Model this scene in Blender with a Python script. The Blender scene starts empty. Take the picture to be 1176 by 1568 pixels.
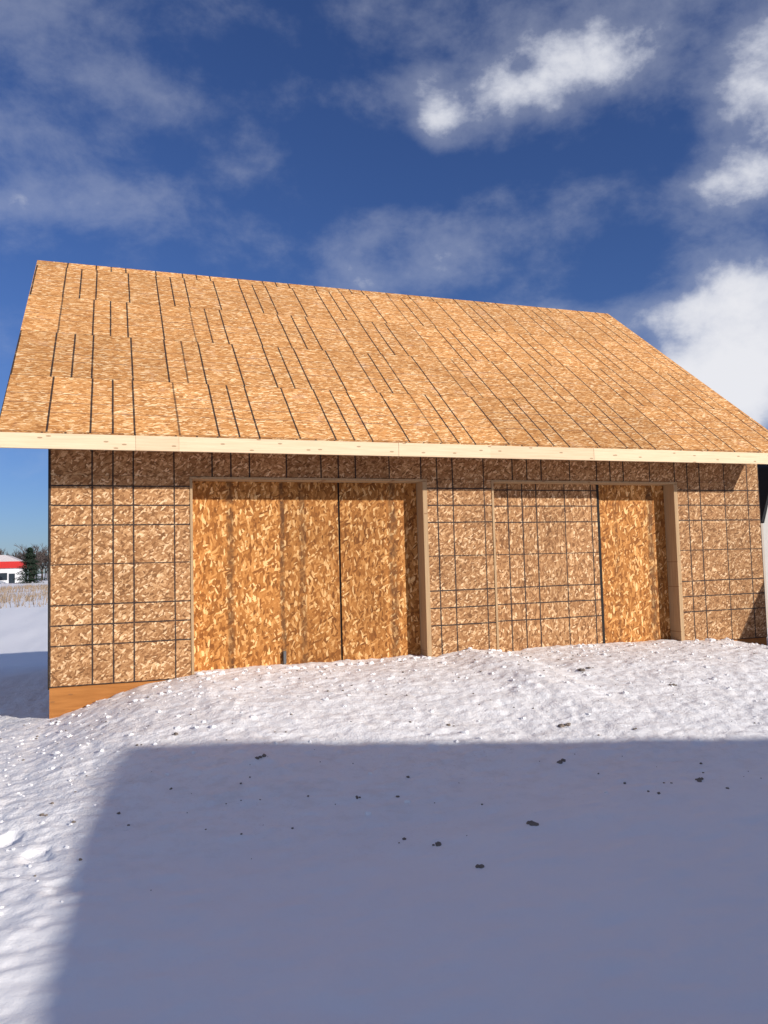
import bpy, bmesh, math, random
import numpy as np
from mathutils import Vector, Matrix, noise
random.seed(7); rng=np.random.default_rng(7)
scene=bpy.context.scene
scene.view_settings.view_transform='Standard'; scene.view_settings.look='None'
scene.view_settings.exposure=0; scene.view_settings.gamma=1
# ------------------------------------------------------------ node helpers
class NT:
    def __init__(s,tree): s.t=tree; s.n=tree.nodes; s.l=tree.links
    def new(s,t,**k):
        n=s.n.new(t)
        for a,b in k.items(): setattr(n,a,b)
        return n
    def put(s,sock,v):
        if v is None: return
        if isinstance(v,bpy.types.NodeSocket): s.l.new(v,sock)
        else: sock.default_value=v
    def m(s,op,a,b=None,c=None,clamp=False):
        n=s.new('ShaderNodeMath',operation=op,use_clamp=clamp)
        s.put(n.inputs[0],a); s.put(n.inputs[1],b); s.put(n.inputs[2],c)
        return n.outputs[0]
    def xyz(s,v):
        n=s.new('ShaderNodeSeparateXYZ'); s.put(n.inputs[0],v); return n.outputs
    def comb(s,x,y,z=0.0):
        n=s.new('ShaderNodeCombineXYZ'); s.put(n.inputs[0],x); s.put(n.inputs[1],y); s.put(n.inputs[2],z); return n.outputs[0]
    def noise(s,v,scale,detail=3,rough=.5,dist=0,lac=2,dims='3D'):
        n=s.new('ShaderNodeTexNoise',noise_dimensions=dims); s.put(n.inputs['Vector'],v)
        n.inputs['Scale'].default_value=scale; n.inputs['Detail'].default_value=detail
        n.inputs['Roughness'].default_value=rough; n.inputs['Distortion'].default_value=dist
        n.inputs['Lacunarity'].default_value=lac
        return n.outputs['Fac']
    def vor(s,v,scale=1,rnd=1,feature='F1'):
        n=s.new('ShaderNodeTexVoronoi',feature=feature,voronoi_dimensions='2D'); s.put(n.inputs['Vector'],v)
        n.inputs['Scale'].default_value=scale; n.inputs['Randomness'].default_value=rnd
        return n
    def mix(s,f,a,b,bt='MIX'):
        n=s.new('ShaderNodeMix',data_type='RGBA',blend_type=bt)
        s.put(n.inputs[0],f); s.put(n.inputs[6],a); s.put(n.inputs[7],b); return n.outputs[2]
    def ramp(s,f,els,interp='LINEAR'):
        n=s.new('ShaderNodeValToRGB'); s.put(n.inputs[0],f); r=n.color_ramp; r.interpolation=interp
        while len(r.elements)<len(els): r.elements.new(.5)
        for e,(p,c) in zip(r.elements,els): e.position=p; e.color=(*c,1) if len(c)==3 else c
        return n.outputs[0]
    def smooth(s,v,a,b,c=0.,d=1.):
        n=s.new('ShaderNodeMapRange',interpolation_type='SMOOTHSTEP'); s.put(n.inputs[0],v)
        for i,x in enumerate((a,b,c,d)): n.inputs[i+1].default_value=x
        return n.outputs[0]
def newmat(name):
    m=bpy.data.materials.new(name); m.use_nodes=True
    t=NT(m.node_tree); b=m.node_tree.nodes['Principled BSDF']; b.inputs['Roughness'].default_value=.8
    b.inputs['Specular IOR Level'].default_value=.2
    return m,t,b
def C(r,g,b): return (r,g,b,1)

def osb(name,axis,cols,flake=(10,38),rot=0.0,lines=True,roof=False,bands=None,linecol=C(.02,.018,.02),spread=1.0,seed=0.):
    mat,t,b=newmat(name)
    o=t.xyz(t.new('ShaderNodeTexCoord').outputs['Object'])
    u=o[0]; v=o[2]
    if axis=='side': u=o[1]
    if roof: v=t.m('MULTIPLY',t.m('SUBTRACT',o[2],2.47),1/math.sin(math.atan(.786)))
    pc=t.comb(t.m('ADD',u,seed),v,0.)
    wn=t.noise(pc,9,2)
    wu=t.m('ADD',t.m('ADD',u,seed),t.m('MULTIPLY',t.m('SUBTRACT',wn,.5),.03))
    wv=t.m('ADD',v,t.m('MULTIPLY',t.m('SUBTRACT',wn,.5),-.02))
    val=None
    for i,ang in enumerate((rot,rot+.95*spread,rot-.8*spread,rot+.4*spread)):
        c,s_=math.cos(ang),math.sin(ang)
        a=t.m('ADD',t.m('MULTIPLY',wu,c),t.m('MULTIPLY',wv,s_))
        d=t.m('SUBTRACT',t.m('MULTIPLY',wv,c),t.m('MULTIPLY',wu,s_))
        vv=t.comb(t.m('MULTIPLY',a,flake[0]*(1+.13*i)),t.m('MULTIPLY',d,flake[1]*(1-.07*i)),0.)
        col=t.xyz(t.vor(vv).outputs['Color'])
        if val is None: val=col[0]
        else:
            pick=t.m('GREATER_THAN',col[1],.60)
            n=t.new('ShaderNodeMix',data_type='FLOAT'); t.put(n.inputs[0],pick); t.put(n.inputs[2],val); t.put(n.inputs[3],col[0]); val=n.outputs[0]
    fine=t.noise(pc,120,2,.6)
    val2=t.m('ADD',val,t.m('MULTIPLY',t.m('SUBTRACT',fine,.5),.45))
    base=t.ramp(val2,cols)
    if roof:
        course=t.m('FLOOR',t.m('DIVIDE',v,1.219))
        off=t.m('MULTIPLY',t.m('FRACT',t.m('MULTIPLY',course,.5)),2.438)
        shx=t.m('FLOOR',t.m('DIVIDE',t.m('ADD',u,off),2.438))
        us=t.m('ADD',u,t.m('ADD',t.m('MULTIPLY',t.m('FRACT',t.m('MULTIPLY',course,.5)),.8128),t.m('MULTIPLY',t.m('FRACT',t.m('MULTIPLY',course,.377)),.03)))
    else:
        course=t.m('FLOOR',t.m('DIVIDE',v,2.438)); shx=t.m('FLOOR',t.m('DIVIDE',u,1.219)); us=u
    wnn=t.new('ShaderNodeTexWhiteNoise',noise_dimensions='2D'); t.put(wnn.inputs['Vector'],t.comb(shx,course,0.))
    sh=t.m('ADD',.87,t.m('MULTIPLY',wnn.outputs['Value'],.26))
    big=t.noise(pc,1.6,5,.65)
    blot=t.m('ADD',.70,t.m('MULTIPLY',big,.60))
    k=t.m('MULTIPLY',sh,blot)
    base=t.mix(1.0,base,t.comb(k,k,k),'MULTIPLY')
    if bands:
        for x0,w,amt in bands:
            jit=t.m('ADD',u,t.m('MULTIPLY',t.m('SUBTRACT',big,.5),.06))
            mk=t.smooth(t.m('ABSOLUTE',t.m('SUBTRACT',jit,x0)),w*.3,w*1.1,1.,0.)
            mk=t.m('MULTIPLY',mk,t.m('MULTIPLY',t.smooth(wn,.25,.6),amt))
            base=t.mix(mk,base,C(.07,.035,.018))
    if lines:
        wob=t.m('MULTIPLY',t.m('SUBTRACT',big,.5),.012)
        def lm(coord,hw,ks):
            tt=t.m('MODULO',t.m('ADD',t.m('ADD',coord,wob),12.19),1.219); out=None
            for kk in ks:
                g=t.m('LESS_THAN',t.m('ABSOLUTE',t.m('SUBTRACT',tt,kk)),hw)
                out=g if out is None else t.m('MAXIMUM',out,g)
            return out
        fade=t.smooth(wn,.25,.45,.7,1.)
        if roof:
            cell=t.new('ShaderNodeTexWhiteNoise',noise_dimensions='3D')
            t.put(cell.inputs['Vector'],t.comb(t.m('FLOOR',t.m('DIVIDE',t.m('ADD',us,.1),.2032)),course,3.))
            pres=t.smooth(cell.outputs['Value'],.0,.25,.65,1.)
            a=t.m('MULTIPLY',t.m('MULTIPLY',lm(us,.0098,(.02,.406,.61,.813)),fade),pres)
            seam=t.m('LESS_THAN',t.m('ABSOLUTE',t.m('SUBTRACT',t.m('MODULO',t.m('ADD',v,12.19),1.219),.01)),.006)
            hgrey=t.m('MULTIPLY',lm(v,.007,(.406,.61,.813)),t.smooth(big,.35,.6,0.22,.62))
            base=t.mix(hgrey,base,C(.12,.1,.1))
            base=t.mix(t.m('MULTIPLY',seam,t.smooth(wn,.3,.6,.25,.65)),base,C(.07,.05,.045))
            base=t.mix(t.m('MULTIPLY',t.smooth(t.noise(pc,3.2,5,.7),.55,.75),.30),base,C(.62,.50,.40))
            base=t.mix(t.m('MULTIPLY',a,.93),base,linecol)
        else:
            a=t.m('MAXIMUM',lm(u,.0085,(.006,.406,.61,.813)),lm(v,.0075,(.003,.406,.61,.813)))
            base=t.mix(t.m('MULTIPLY',t.m('MULTIPLY',a,fade),.93),base,linecol)
    t.put(b.inputs['Base Color'],base)
    b.inputs['Roughness'].default_value=.72; b.inputs['Specular IOR Level'].default_value=.18
    bp=t.new('ShaderNodeBump'); bp.inputs['Strength'].default_value=.25; bp.inputs['Distance'].default_value=.002
    t.put(bp.inputs['Height'],val); t.put(b.inputs['Normal'],bp.outputs[0])
    return mat
wallcols=[(0.,(.17,.077,.030)),(.25,(.28,.132,.052)),(.6,(.385,.198,.084)),(.84,(.51,.29,.135)),(1.,(.76,.52,.30))]
roofcols=[(0.,(.33,.135,.040)),(.25,(.49,.215,.066)),(.6,(.61,.29,.097)),(.84,(.74,.41,.165)),(1.,(.93,.68,.39))]
doorcols=[(0.,(.18,.062,.014)),(.3,(.31,.117,.026)),(.62,(.425,.178,.045)),(.84,(.56,.265,.080)),(1.,(.82,.52,.23))]
M_wall=osb('osb_wall','front',wallcols,flake=(19,74),rot=.3)
M_side=osb('osb_side','side',wallcols,flake=(19,74),rot=.3)
M_roof=osb('osb_roof','front',roofcols,flake=(15,80),rot=0.,roof=True,spread=.6)
M_door=osb('osb_door','front',doorcols,flake=(12.5,58),rot=1.2,lines=False,bands=[(1.84,.05,.65),(2.42,.035,.7),(2.66,.05,.5),(3.76,.07,.6),(7.45,.06,.6),(6.9,.04,.3)],seed=3.7,spread=.9)
M_doorgrid=osb('osb_door_grid','front',wallcols,flake=(17,66),rot=1.1,seed=9.1*1.219)

def wood(name,c1,c2,scale=(1.,30.,30.)):
    mat,t,b=newmat(name); tc=t.new('ShaderNodeTexCoord').outputs['Object']
    mp=t.new('ShaderNodeMapping'); t.put(mp.inputs[0],tc); mp.inputs['Scale'].default_value=scale
    n=t.noise(mp.outputs[0],2.2,4,.6); 
    kn=t.vor(t.comb(t.m('MULTIPLY',t.xyz(tc)[0],3.),t.m('MULTIPLY',t.xyz(tc)[2],9.),0.))
    col=t.ramp(n,[(.25,c1),(.75,c2)])
    spot=t.m('LESS_THAN',kn.outputs['Distance'],.07)
    col=t.mix(t.m('MULTIPLY',spot,.6),col,C(.22,.1,.04))
    t.put(b.inputs['Base Color'],col); return mat
M_pine=wood('pine',(.68,.50,.31),(.83,.66,.44))
M_pine2=wood('pine_aged',(.64,.46,.28),(.79,.61,.40))
M_jamb=wood('jamb_wood',(.36,.23,.12),(.50,.34,.19),(30,30,1.))
M_skirt=wood('skirt_wood',(.30,.115,.028),(.48,.20,.055),(1,14.,14.))
def flat(name,c,r=.8,ns=0,amt=.2):
    mat,t,b=newmat(name)
    n=t.noise(t.new('ShaderNodeTexCoord').outputs['Object'],ns or 4,4,.6)
    k=t.m('ADD',1-amt/2,t.m('MULTIPLY',n,amt))
    t.put(b.inputs['Base Color'],t.mix(1.,C(*c),t.comb(k,k,k),'MULTIPLY')); b.inputs['Roughness'].default_value=r; return mat
M_dark=flat('dark_gap',(.02,.017,.015))
M_metal=flat('dull_metal',(.12,.12,.12),.5)

# ------------------------------------------------------------ mesh helpers
def link(o,parent=None):
    scene.collection.objects.link(o)
    if parent: o.parent=parent
    return o
def meshobj(name,vs,fs,mat,parent=None,smooth=False):
    me=bpy.data.meshes.new(name); me.from_pydata([tuple(v) for v in vs],[],fs); me.update()
    if mat: me.materials.append(mat)
    if smooth:
        for p in me.polygons: p.use_smooth=True
    return link(bpy.data.objects.new(name,me),parent)
def box(name,x0,x1,y0,y1,z0,z1,mat,parent=None):
    vs=[(x,y,z) for x in(x0,x1) for y in(y0,y1) for z in(z0,z1)]
    fs=[(0,1,3,2),(4,6,7,5),(0,4,5,1),(2,3,7,6),(0,2,6,4),(1,5,7,3)]
    return meshobj(name,vs,fs,mat,parent)
def prism(name,poly,axis,a0,a1,mat,parent=None):
    n=len(poly); f=(lambda a,p,q:(a,p,q)) if axis=='x' else (lambda a,p,q:(p,a,q))
    vs=[f(a0,p,q) for p,q in poly]+[f(a1,p,q) for p,q in poly]
    fs=[tuple(range(n)),tuple(range(2*n-1,n-1,-1))]+[(i,i+n,(i+1)%n+n,(i+1)%n) for i in range(n)]
    o=meshobj(name,vs,fs,mat,parent)
    bm=bmesh.new(); bm.from_mesh(o.data); bmesh.ops.recalc_face_normals(bm,faces=bm.faces); bm.to_mesh(o.data); bm.free()
    return o
def empty(name):
    e=bpy.data.objects.new(name,None); return link(e)

# ------------------------------------------------------------ terrain
def sst(a,b,x):
    t=np.clip((x-a)/(b-a),0,1); return t*t*(3-2*t)
WX=[-6,-.6,0,.4,.85,1.2,1.45,3.5,4.2,4.6,4.9,5.1,7.8,8.4,8.8,9.2,14]
WZ=[-.40,-.36,-.31,-.2,-.07,.0,.04,.05,.03,.11,.09,.03,.03,.02,-.06,-.13,-.3]
def zbase(x,y):
    w=sst(-4.4,-.05,y)**1.15
    z=-.39+(np.interp(x,WX,WZ)+.39)*w
    z=z-.85*sst(2.,17.,y)
    z=z+.05*np.exp(-((x-6.5)**2/6+(y+1.6)**2/1.2))
    return z
def nz(x,y,s,o=3,seed=0.):
    return noise.fractal(Vector((x*s,y*s,seed)),.9,2.0,o)
def rough_mask(x,y):
    near=float(sst(-2.6,-1.2,y)); left=float(sst(1.5,-.1,x))*float(sst(-6.2,-4.6,y))
    mid=.72*float(sst(-5.2,-2.6,y))
    return max(near*.72,left*.7,mid)*(1-float(sst(1.5,6,y)))
def zdetail(x,y):
    r=rough_mask(x,y)
    far=abs(x-4)>11 or y>4
    z=.035*nz(x,y,.55,3,3.)
    if far: return z*2
    z+=.010*nz(x,y,2.5,3,8.)
    z+=.007*nz(x*1.0,y*2.2,4.,3,21.)
    if r>.02:
        d=noise.voronoi(Vector((x*9,y*9,.3)))[0]
        m=max(0.,noise.noise(Vector((x*2.1,y*2.1,5.)))+.2)
        z+=r*(.018*max(0,.5-d[0])*2*m*1.6+.012*nz(x,y,10,4,4.)+.014*abs(nz(x,y,1.7,3,14.)))
        d2=noise.voronoi(Vector((x*26,y*26,.7)))[0]
        z+=r*.011*max(0,.45-d2[0])
    return z
prints=[(.02,-3.5,.5,.035),(.2,-3.85,.1,.03),(-.15,-3.15,.9,.03),(.38,-4.35,.3,.02),(4.65,-4.9,1.4,.02),(4.95,-4.98,1.5,.02)]
def zprint(x,y):
    z=0
    for px,py,h,dp in prints:
        dx,dy=x-px,y-py
        if abs(dx)<.4 and abs(dy)<.4:
            a=dx*math.cos(h)-dy*math.sin(h); b_=dx*math.sin(h)+dy*math.cos(h)
            r=math.sqrt((a/.06)**2+(b_/.11)**2)+.9*noise.noise(Vector((x*9,y*9,1)))+.4*noise.noise(Vector((x*22,y*22,1)))
            z+=-dp/(1+math.exp((r-1)*5))+.15*dp*math.exp(-((r-1.5)/.35)**2)
    return z
def hgt(x,y): return float(zbase(x,y))+zdetail(x,y)+zprint(x,y)
def axis_coords(lo,hi,step,far,g):
    c=list(np.arange(lo,hi+1e-6,step)); s=step; a=lo
    L=[]
    while a>-far: s*=g; a-=s; L.append(a)
    s=step; a=hi; R=[]
    while a<far: s*=g; a+=s; R.append(a)
    return np.array(L[::-1]+c+R)
xs=axis_coords(-1.6,9.9,.020,2500,1.11); ys=axis_coords(-7.2,.35,.020,2500,1.11)
X,Y=np.meshgrid(xs,ys); Z=zbase(X,Y)
for j in range(len(ys)):
    for i in range(len(xs)):
        x=float(xs[i]); y=float(ys[j])
        if abs(x)<400 and abs(y)<400:
            Z[j,i]+=zdetail(x,y)+zprint(x,y)
nx,ny=len(xs),len(ys)
me=bpy.data.meshes.new('snow_ground')
co=np.stack([X,Y,Z],-1).reshape(-1,3).astype(np.float32)
idx=np.arange(nx*ny).reshape(ny,nx)
q=np.stack([idx[:-1,:-1],idx[:-1,1:],idx[1:,1:],idx[1:,:-1]],-1).reshape(-1,4)
me.vertices.add(len(co)); me.vertices.foreach_set('co',co.ravel())
me.loops.add(q.size); me.loops.foreach_set('vertex_index',q.ravel().astype(np.int32))
me.polygons.add(len(q)); me.polygons.foreach_set('loop_start',np.arange(0,q.size,4,dtype=np.int32)); me.polygons.foreach_set('loop_total',np.full(len(q),4,dtype=np.int32))
me.polygons.foreach_set('use_smooth',np.ones(len(q),dtype=bool))
me.update(calc_edges=True); me.validate()
def snowmat(name,dirt=True):
    mat,t,b=newmat(name)
    tc=t.new('ShaderNodeTexCoord').outputs['Object']; o=t.xyz(tc)
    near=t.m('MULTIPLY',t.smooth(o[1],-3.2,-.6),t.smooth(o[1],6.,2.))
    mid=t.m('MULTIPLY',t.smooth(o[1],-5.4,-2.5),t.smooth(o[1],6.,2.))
    col=t.mix(t.noise(tc,1.5,4),C(.88,.865,.86),C(.94,.92,.905))
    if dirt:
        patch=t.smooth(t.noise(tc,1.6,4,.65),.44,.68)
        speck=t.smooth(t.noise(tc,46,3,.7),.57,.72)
        amt=t.m('MULTIPLY',t.m('MULTIPLY',speck,t.m('ADD',.3,t.m('MULTIPLY',patch,.7))),t.m('ADD',.05,t.m('ADD',t.m('MULTIPLY',near,.2),t.m('MULTIPLY',mid,.38))))  # dirt specks; the mid-zone share also paints in mottled lump shading
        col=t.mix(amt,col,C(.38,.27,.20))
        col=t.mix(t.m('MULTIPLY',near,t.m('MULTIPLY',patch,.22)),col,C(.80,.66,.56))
        col=t.mix(t.m('MULTIPLY',mid,t.m('MULTIPLY',t.smooth(t.noise(tc,5.5,5,.7),.45,.7),.32)),col,C(.62,.55,.50))  # brown dirt plus light-dark mottling of lumps put into the colour
    t.put(b.inputs['Base Color'],col); b.inputs['Roughness'].default_value=.55; b.inputs['Specular IOR Level'].default_value=.3
    h=t.m('ADD',t.m('MULTIPLY',t.noise(tc,60,4,.65),.5),t.m('MULTIPLY',t.noise(tc,17,3,.6),.8))
    bp=t.new('ShaderNodeBump'); bp.inputs['Distance'].default_value=.02
    t.put(bp.inputs['Strength'],t.m('ADD',.2,t.m('ADD',t.m('MULTIPLY',near,.05),t.m('MULTIPLY',mid,.6))))
    t.put(bp.inputs['Height'],h); t.put(b.inputs['Normal'],bp.outputs[0])
    return mat
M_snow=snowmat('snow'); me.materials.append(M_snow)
ground=link(bpy.data.objects.new('snow_ground',me))

ico=bmesh.new(); bmesh.ops.create_icosphere(ico,subdivisions=2,radius=1)
IV=[v.co.copy() for v in ico.verts]; IF=[tuple(v.index for v in f.verts) for f in ico.faces]; ico.free()
def lumps(name,items,mat,sub=.5):
    vs=[];fs=[]
    for (x,y,z,r,fl) in items:
        b0=len(vs); s=random.random()*50; rot=Matrix.Rotation(random.random()*6.28,3,'Z'); sx=random.uniform(.7,1.4)
        for v in IV:
            k=1+sub*noise.noise(v*1.6+Vector((s,s,0)))+.25*noise.noise(v*4+Vector((s,0,s)))
            p=rot@Vector((v.x*k*r*sx,v.y*k*r,v.z*k*r*fl)); vs.append((x+p.x,y+p.y,z+p.z))
        fs+= [tuple(i+b0 for i in f) for f in IF]
    return meshobj(name,vs,fs,mat)
clods=[]
for _ in range(800):
    x=random.uniform(-1.5,10); y=-abs(random.gauss(0,1.3))-.02
    r=random.choice((.006,.008,.010,.013,.018,.022))*random.uniform(.7,1.2)
    if random.random()<.15: x=random.uniform(-1.2,.5); y=random.uniform(-4.6,-1); r=min(r,.011)
    clods.append((x,y,hgt(x,y)+r*.1,r,.7))
for _ in range(60):
    x=random.uniform(1.1,9.); r=random.uniform(.015,.045); y=-random.uniform(.0,.12)
    clods.append((x,y,hgt(x,y),r,.7))
lumps('snow_clods',clods,snowmat('clod_snow',False))
M_dirt=flat('frozen_dirt',(.20,.16,.13),.9,30,.9)
dd=[(2.90,-4.44,.036),(2.30,-4.46,.022),(2.36,-4.85,.024),(1.62,-2.77,.035),(3.71,-3.44,.035),(4.37,-4.12,.03),(1.08,-1.95,.026),(4.22,-2.69,.04),(5.27,-1.35,.05),(5.89,-2.04,.035),(.2,-3.2,.02),(5.4,-1.3,.03),(2.1,-3.6,.018),(4.7,-3.0,.02),(3.3,-2.4,.022)]
items=[]
for x,y,r in dd:
    for k in range(4):
        a=x+random.gauss(0,r*.6); c=y+random.gauss(0,r*.5); rr=r*random.uniform(.3,.65)
        items.append((a,c,hgt(a,c)+rr*.15,rr,.75))
for _ in range(480):
    x=random.uniform(-.6,8.5); y=random.choice((random.uniform(-4.6,-.1),-abs(random.gauss(0,1.2))-.1)); r=random.choice((.003,.004,.005,.007,.010))
    items.append((x,y,hgt(x,y)+r*.3,r,.7))
lumps('dirt_clods',items,M_dirt)

# ------------------------------------------------------------ garage
L=9.144; g=empty('unfinished_wooden_garage')
a,b_,c,d=1.388,4.135,4.985,7.749; H=2.14
YB=6.7; SL=.786; EO=.65; EZ=2.465; RY=3.35; RZ=5.609; XL,XR=-.405,9.20
top=EZ+EO*SL-.16
for nm,x0,x1 in(('wall_front_left',0,a),('wall_front_pier',b_,c),('wall_front_right',d,L)):
    box(nm,x0,x1,0,.14,0,H,M_wall,g)
box('wall_front_header',0,L,0,.14,H+.003,top,M_wall,g)
box('wall_back',0,L,YB-.14,YB,-.3,top,M_wall,g)
for nm,x0,x1 in(('gable_wall_left',.003,.12),('gable_wall_right',L-.12,L-.003)):
    prism(nm,[(.14,-.3),(YB-.143,-.3),(YB-.143,top-.02),(RY,RZ-.18),(.143,top-.02)],'x',x0,x1,M_side,g)
box('foundation_skirt',.002,L-.002,.014,.13,-1.0,-.003,M_skirt,g)
box('foundation_skirt_left',.004,.11,.134,YB,-1.8,-.303,M_skirt,g)
box('foundation_skirt_right',L-.11,L-.004,.134,YB,-1.8,-.303,M_skirt,g)
box('floor_slab',.12,L-.12,.24,YB-.15,-.3,-.06,flat('concrete',(.35,.34,.32)),g)
box('corner_wrap_edge',-.012,-.001,.0,.2,-.02,top,M_dark,g)
R=.2
box('door_panel_sheathing',a+.03,3.088,R,R+.012,-.05,H,M_door,g)
box('door_panel_sheathing_b',3.112,b_-.06,R+.002,R+.014,-.05,H,M_door,g)
box('door_gap',3.06,3.14,R+.016,R+.03,-.05,H,M_dark,g)
box('door_grid_panel',c+.03,6.585,.15,.162,-.05,H,M_doorgrid,g)
box('door_gap_b',6.587,6.635,.165,.21,-.05,H,M_dark,g)
box('door_panel_sheathing_c',6.64,d-.06,R,R+.012,-.05,H,M_door,g)
for nm,x0,x1 in(('jamb_a',a+.001,a+.028),('jamb_b',b_-.058,b_-.002),('jamb_c',c+.002,c+.028),('jamb_d',d-.058,d-.002)):
    box(nm,x0,x1,-.008,.26,-.1,H-.03,M_jamb,g)
for nm,x0,x1 in(('head_trim_a',a,b_),('head_trim_b',c,d)):
    box(nm,x0,x1,-.01,.26,H-.028,H-.002,M_jamb,g)
box('door_stop_block',2.41,2.44,R-.04,R-.002,.06,.2,M_metal,g)
th=.014
def slab(nm,y0,z0,y1,z1,x0,x1,t_,mat):
    v=Vector((y1-y0,z1-z0)).normalized(); n=Vector((-v.y,v.x)); 
    if n.y<0: n=-n
    return prism(nm,[(y0,z0),(y1,z1),(y1-n.x*t_,z1-n.y*t_),(y0-n.x*t_,z0-n.y*t_)],'x',x0,x1,mat,g)
slab('roof_front',-EO-.012,EZ+.004-.012*SL+.012,RY,RZ+.012,XL,XR,th,M_roof)
slab('roof_back',2*RY+EO,EZ+.012,RY+.002,RZ+.010,XL,XR,th,M_roof)
js=[XL,.82,1.23,3.55,4.66,6.03,7.2,XR]
for i in range(len(js)-1):
    box('fascia_board_%d'%i,js[i]+(.001 if i else 0),js[i+1]-.001,-EO-.003*(i%2),-EO+.036,EZ-.15,EZ-.002,(M_pine,M_pine2)[i in(1,4)],g)
box('fascia_back',XL,XR,2*RY+EO-.038,2*RY+EO-.002,EZ-.16,EZ-.004,M_pine,g)
for nm,x0,x1 in(('rake_board_left',XL+.002,XL+.038),('rake_board_right',XR-.038,XR-.002)):
    for s in(0,1):
        f=(lambda y:y) if s==0 else (lambda y:2*RY-y)
        e=-EO+.04
        prism(nm+'_%d'%s,[(f(e),EZ+.04*SL-.02),(f(RY-.001),RZ-.02),(f(RY-.001),RZ-.15),(f(e),EZ+.04*SL-.14)],'x',x0,x1,M_pine2,g)
for i in range(16):
    x=.04+i*(L-.08)/15
    for s in(0,1):
        f=(lambda y:y) if s==0 else (lambda y:2*RY-y)
        e=-EO+.04
        prism('rafter_%d_%d'%(i,s),[(f(e),EZ+.04*SL-.025),(f(RY-.02),RZ-.04),(f(RY-.02),RZ-.18),(f(-.01),EZ+(EO-.01)*SL-.16),(f(e),EZ+.04*SL-.14)],'x',x-.019,x+.019,M_pine2,g)

# ------------------------------------------------------------ neighbouring shed at right edge
s=empty('gambrel_shed')
M_siding=flat('pale_siding',(.45,.43,.40),.7,3,.2); M_black=flat('black_roofing',(.015,.015,.017),.8,20,.4)
box('wall_left',12.12,12.2,3.,8.,-1.2,1.8,M_siding,s); box('wall_right',15.6,15.68,3.,8.,-1.2,1.8,M_siding,s)
prism('wall_front',[(12.2,-1.2),(15.6,-1.2),(15.6,1.8),(15.2,2.75),(13.9,3.5),(12.6,2.75),(12.2,1.8)],'y',3.0,3.08,M_siding,s)
prism('wall_back',[(12.2,-1.2),(15.6,-1.2),(15.6,1.8),(15.2,2.75),(13.9,3.5),(12.6,2.75),(12.2,1.8)],'y',7.92,8.,M_siding,s)
for k,(p0,p1) in enumerate((((12.0,1.76),(12.4,2.8)),((12.4,2.8),(13.9,3.65)),((13.9,3.65),(15.4,2.8)),((15.4,2.8),(15.8,1.76)))):
    prism('roof_%d'%k,[p0,p1,(p1[0],p1[1]-.12),(p0[0]+(.06 if k<2 else -.06),p0[1]-.04)],'y',2.85,8.15,M_black,s)
box('corner_trim',12.06,12.119,2.94,3.1,-1.2,1.75,flat('trim_tan',(.42,.36,.3)),s)

# neighbouring house behind the photographer: its shadow falls on the snow
h=empty('neighbour_house')
M_vin=flat('vinyl_siding',(.5,.5,.48),.6,3,.2); M_shing=flat('shingles',(.08,.075,.07),.9,25,.5)
pk=(7.0,3.58); le=(3.3,1.385); re=(13.2,2.25)
prism('gable_body',[(3.7,-.6),(13.,-.6),(13.,2.1),(pk[0],pk[1]-.2),(3.7,1.4)],'y',-13.5,-10.1,M_vin,h)
prism('roof_left',[le,pk,(pk[0],pk[1]-.14),(le[0],le[1]-.12)],'y',-13.8,-9.95,M_shing,h)
prism('roof_right',[re,(pk[0]+.002,pk[1]),(pk[0]+.002,pk[1]-.14),(re[0],re[1]-.12)],'y',-13.8,-9.95,M_shing,h)
M_glass=flat('window_glass',(.03,.04,.05),.1)
box('window',8.,9.2,-10.08,-10.06,.6,1.7,M_glass,h); box('window_frame',7.92,9.28,-10.098,-10.085,.52,1.78,flat('white_trim',(.8,.8,.8)),h)
box('door',5.6,6.5,-10.098,-10.06,-.4,1.55,flat('door_paint',(.3,.08,.06)),h)

# unseen heap right of the garage, added to cast the diagonal wall shadow
vs=[];fs=[];n1,n2=28,60
for i in range(n1+1):
    r=i/n1
    for j in range(n2):
        an=j/n2*2*math.pi; rr=r*2.0*(1+.10*noise.noise(Vector((math.cos(an)*1.5,math.sin(an)*1.5,2))))
        x=10.75+math.cos(an)*rr*.92; y=-1.15+math.sin(an)*rr*.85
        z=-.7+3.1*(1-r)-.2*math.exp(-(r*5)**2)+.06*noise.fractal(Vector((x*2,y*2,1)),.9,2,4)
        vs.append((x,y,z))
for i in range(n1):
    for j in range(n2): fs.append((i*n2+j,(i+1)*n2+j,(i+1)*n2+(j+1)%n2,i*n2+(j+1)%n2))
meshobj('unseen_shadow_bank',vs,fs,M_snow,smooth=True)

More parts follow.
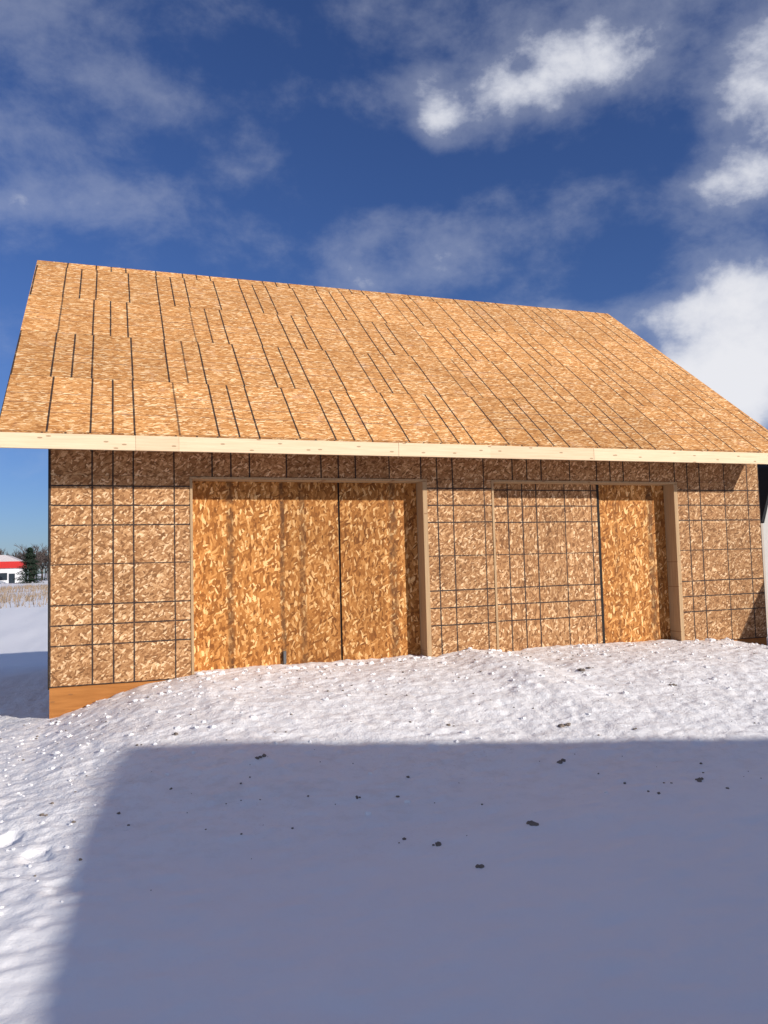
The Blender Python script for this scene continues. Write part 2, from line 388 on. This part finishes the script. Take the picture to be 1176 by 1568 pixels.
# ------------------------------------------------------------ far things on the left
st=empty('store_building')
M_white=flat('white_wall',(.7,.7,.7)); M_red=flat('red_metal',(.55,.035,.03),.5)
box('walls',-46,-22.3,212,226,-1.6,2.6,M_white,st)
box('red_fascia',-46.4,-21.9,211.6,226.4,2.6,4.3,M_red,st)
prism('roof',[(-46.4,4.3),(-21.9,4.3),(-25.5,6.0),(-43,6.0)],'y',211.8,226,flat('roof_pale',(.5,.45,.45)),st)
box('windows',-40,-25,211.9,211.98,-.4,1.4,M_glass,st); box('door',-24.6,-23.2,211.9,211.98,-1.4,1.2,M_glass,st)
box('white_sign',-33,-27,211.4,211.58,2.9,4.0,M_white,st)
M_needle=flat('spruce_needles',(.028,.05,.03),.9,2,.8); M_bark=flat('bark',(.10,.075,.055),.9,8,.5)
def spruce(name,x,y,z,hh,w):
    e=empty(name); vs=[];fs=[]
    for k in range(5500):
        t=random.random()**1.25; zz=z+.25+t*(hh-.25)*.99; rad=w*.5*(1-t)**.75*(.85+.3*math.sin(t*42))+.1
        an=random.random()*6.283; rr=rad*math.sqrt(random.uniform(.1,1))*(1+.25*noise.noise(Vector((math.cos(an)*2,math.sin(an)*2,t*5))))
        p=Vector((x+math.cos(an)*rr,y+math.sin(an)*rr,zz-.12*rr)); out=Vector((math.cos(an),math.sin(an),-.35)).normalized()
        side=Vector((-math.sin(an),math.cos(an),random.uniform(-.3,.3))); l=random.uniform(.3,.6); ww=random.uniform(.08,.2)
        b0=len(vs); vs+= [p-side*ww,p+side*ww,p+out*l]; fs.append((b0,b0+1,b0+2))
    meshobj('foliage',vs,fs,M_needle,e)
    n=8; vs=[(x+math.cos(i*.785)*.16*q_,y+math.sin(i*.785)*.16*q_,zq) for q_,zq in((1,z-.5),(.15,z+hh*.95)) for i in range(n)]
    meshobj('trunk',vs,[(i,(i+1)%n,(i+1)%n+n,i+n) for i in range(n)],M_bark,e)
spruce('spruce_tree',-18.6,200,-1.6,9.2,7.8)
vs=[];fs=[]
def seg(p,q_,r0,r1):
    dv=(q_-p); 
    if dv.length<1e-4: return
    dv.normalize(); u=dv.orthogonal().normalized(); w=dv.cross(u); b0=len(vs)
    for c_,r in((p,r0),(q_,r1)):
        for k in range(3):
            an=k*2.094; vs.append(c_+u*math.cos(an)*r+w*math.sin(an)*r)
    for k in range(3): fs.append((b0+k,b0+(k+1)%3,b0+3+(k+1)%3,b0+3+k))
def grow(p,dv,l,r,lev):
    q_=p+dv*l; seg(p,q_,r,r*.65)
    if lev==0: return
    for k in range(random.choice((3,3,4))):
        nd=(dv+Vector((random.uniform(-1,1),random.uniform(-1,1),random.uniform(-.1,.6)))*.75).normalized()
        st_=p+dv*l*random.uniform(.5,1); grow(st_,nd,l*random.uniform(.55,.8),max(r*.6,.05),lev-1)
for i in range(190):
    x=random.uniform(-75,5) if i<140 else random.uniform(15,330); y=random.uniform(240,285); hh=random.uniform(10,15)
    grow(Vector((x,y,-1.6)),Vector((random.uniform(-.1,.1),0,1)).normalized(),hh*.34,.24,4)
meshobj('tree_line',vs,fs,flat('bare_bark',(.13,.10,.085),.9,1,.4))
vs=[];fs=[]
for k in range(26000):
    y=random.uniform(52,150); x=random.uniform(-40,25); 
    if noise.noise(Vector((x*.08,y*.05,0)))<-.12 and random.random()<.8: continue
    hgt_=random.uniform(.25,.75); an=random.random()*3.14; w=.03
    z=float(zbase(x,y))+.07*nz(x,y,.55,3,3.)
    dx,dy=math.cos(an)*w,math.sin(an)*w; b0=len(vs)
    vs+=[(x-dx,y-dy,z-.05),(x+dx,y+dy,z-.05),(x+random.uniform(-.15,.15),y,z+hgt_)]; fs.append((b0,b0+1,b0+2))
meshobj('dry_grass',vs,fs,flat('straw',(.30,.215,.14),.9,.5,.5))

# ------------------------------------------------------------ light and sky
sd=Vector((.8,-1.,.48)).normalized()
sl=bpy.data.lights.new('sun','SUN'); sl.energy=5.; sl.angle=math.radians(.75); sl.color=(1,.94,.86)
so=link(bpy.data.objects.new('sun',sl)); so.rotation_euler=sd.to_track_quat('Z','Y').to_euler(); so.location=(20,-25,15)
w=bpy.data.worlds.new('World'); scene.world=w; w.use_nodes=True; t=NT(w.node_tree)
bg=w.node_tree.nodes['Background']
sky=t.new('ShaderNodeTexSky',sky_type='NISHITA'); sky.sun_disc=False
sky.sun_elevation=math.asin(sd.z); sky.sun_rotation=math.atan2(sd.x,sd.y); sky.air_density=1.; sky.dust_density=.2; sky.ozone_density=2.
dirv=t.new('ShaderNodeTexCoord').outputs['Generated']; o=t.xyz(dirv)
az=t.m('MULTIPLY',t.m('ARCTAN2',o[0],o[1]),180/math.pi); el=t.m('MULTIPLY',t.m('ARCSINE',o[2]),180/math.pi)
# (az, el, r_az, r_el, strength)
clouds=[(35.5,32.6,6.5,3.0,1.15),(29.5,31.0,5,2.1,.85),(23.7,30.2,2.4,2.6,1.),(44.6,23.6,5,2.3,1.15),(47,29,4.,4.,.9),
(43,11.5,9,4.4,1.7),(44.6,17.2,5,3.0,1.),(35.,16.6,8,1.5,.7),(18.3,20.2,4,1.3,.5),(-3,35,8,3.,.5),(.9,31.7,3.,1.2,.45),(15.6,32.4,3,.9,.3),
(20.3,24,10,3,.40),(4,24.,9,2.2,.35),(33.8,23.6,8,2.4,.42),(25.6,20.8,4,1.6,.35),(42,38,8,3,.4),(5,6,20,2.,.3),(21,27,6,2.2,-.75),(10.8,24.6,3,1.8,-.42),(15,29.5,5,2,-.3)]
tot=None
for (ca,ce,ra,re_,stg) in clouds:
    e1=t.m('DIVIDE',t.m('SUBTRACT',az,ca),ra); e2=t.m('DIVIDE',t.m('SUBTRACT',el,ce),re_)
    gg=t.m('MULTIPLY',t.m('EXPONENT',t.m('MULTIPLY',t.m('ADD',t.m('MULTIPLY',e1,e1),t.m('MULTIPLY',e2,e2)),-1.)),stg)
    tot=gg if tot is None else t.m('ADD',tot,gg)
front=t.m('ADD',t.m('MULTIPLY',o[0],.327),t.m('MULTIPLY',o[1],.943))
tot=t.m('ADD',tot,t.m('MULTIPLY',t.smooth(front,.35,0.),.64))  # unseen cloud cover behind the camera, added to neutralise the blue ambient light
sv=t.comb(o[0],o[1],t.m('MULTIPLY',o[2],1.5))
n1_=t.noise(sv,7.5,9,.6,.1); n2_=t.noise(sv,2.4,3,.5,.3)
dens=t.m('ADD',tot,t.m('ADD',t.m('MULTIPLY',t.m('SUBTRACT',n1_,.5),2.7),t.m('MULTIPLY',t.m('SUBTRACT',n2_,.5),1.0)))
veil=t.smooth(dens,-.05,.9,0.,.28)
body=t.smooth(dens,.42,1.25,0.,.92)
cov=t.m('MAXIMUM',veil,body)
ccol=t.mix(t.smooth(dens,.7,1.7),C(6.0,6.3,7.3),C(8.8,8.8,9.1))
skyc=t.mix(1.,sky.outputs[0],C(.40,.54,.92),'MULTIPLY')
fin=t.mix(cov,skyc,ccol)
t.put(bg.inputs[0],fin); bg.inputs[1].default_value=.1

# ------------------------------------------------------------ camera
pi_,ro,ya=.0664,.0263,.3342
F=Vector((math.sin(ya)*math.cos(pi_),math.cos(ya)*math.cos(pi_),math.sin(pi_)))
R0=Vector((math.cos(ya),-math.sin(ya),0)); U0=R0.cross(F)
Rr=R0*math.cos(ro)-U0*math.sin(ro); Uu=R0*math.sin(ro)+U0*math.cos(ro)
cam=bpy.data.cameras.new('camera'); cam.sensor_fit='HORIZONTAL'; cam.sensor_width=36; cam.lens=36*1197.1/1176
cam.clip_start=.05; cam.clip_end=6000
cobj=link(bpy.data.objects.new('camera',cam))
mw=Matrix.Identity(4)
for i in range(3): mw[i][0]=Rr[i]; mw[i][1]=Uu[i]; mw[i][2]=-F[i]
mw[0][3],mw[1][3],mw[2][3]=.6114,-8.5715,1.147
cobj.matrix_world=mw
scene.camera=cobj
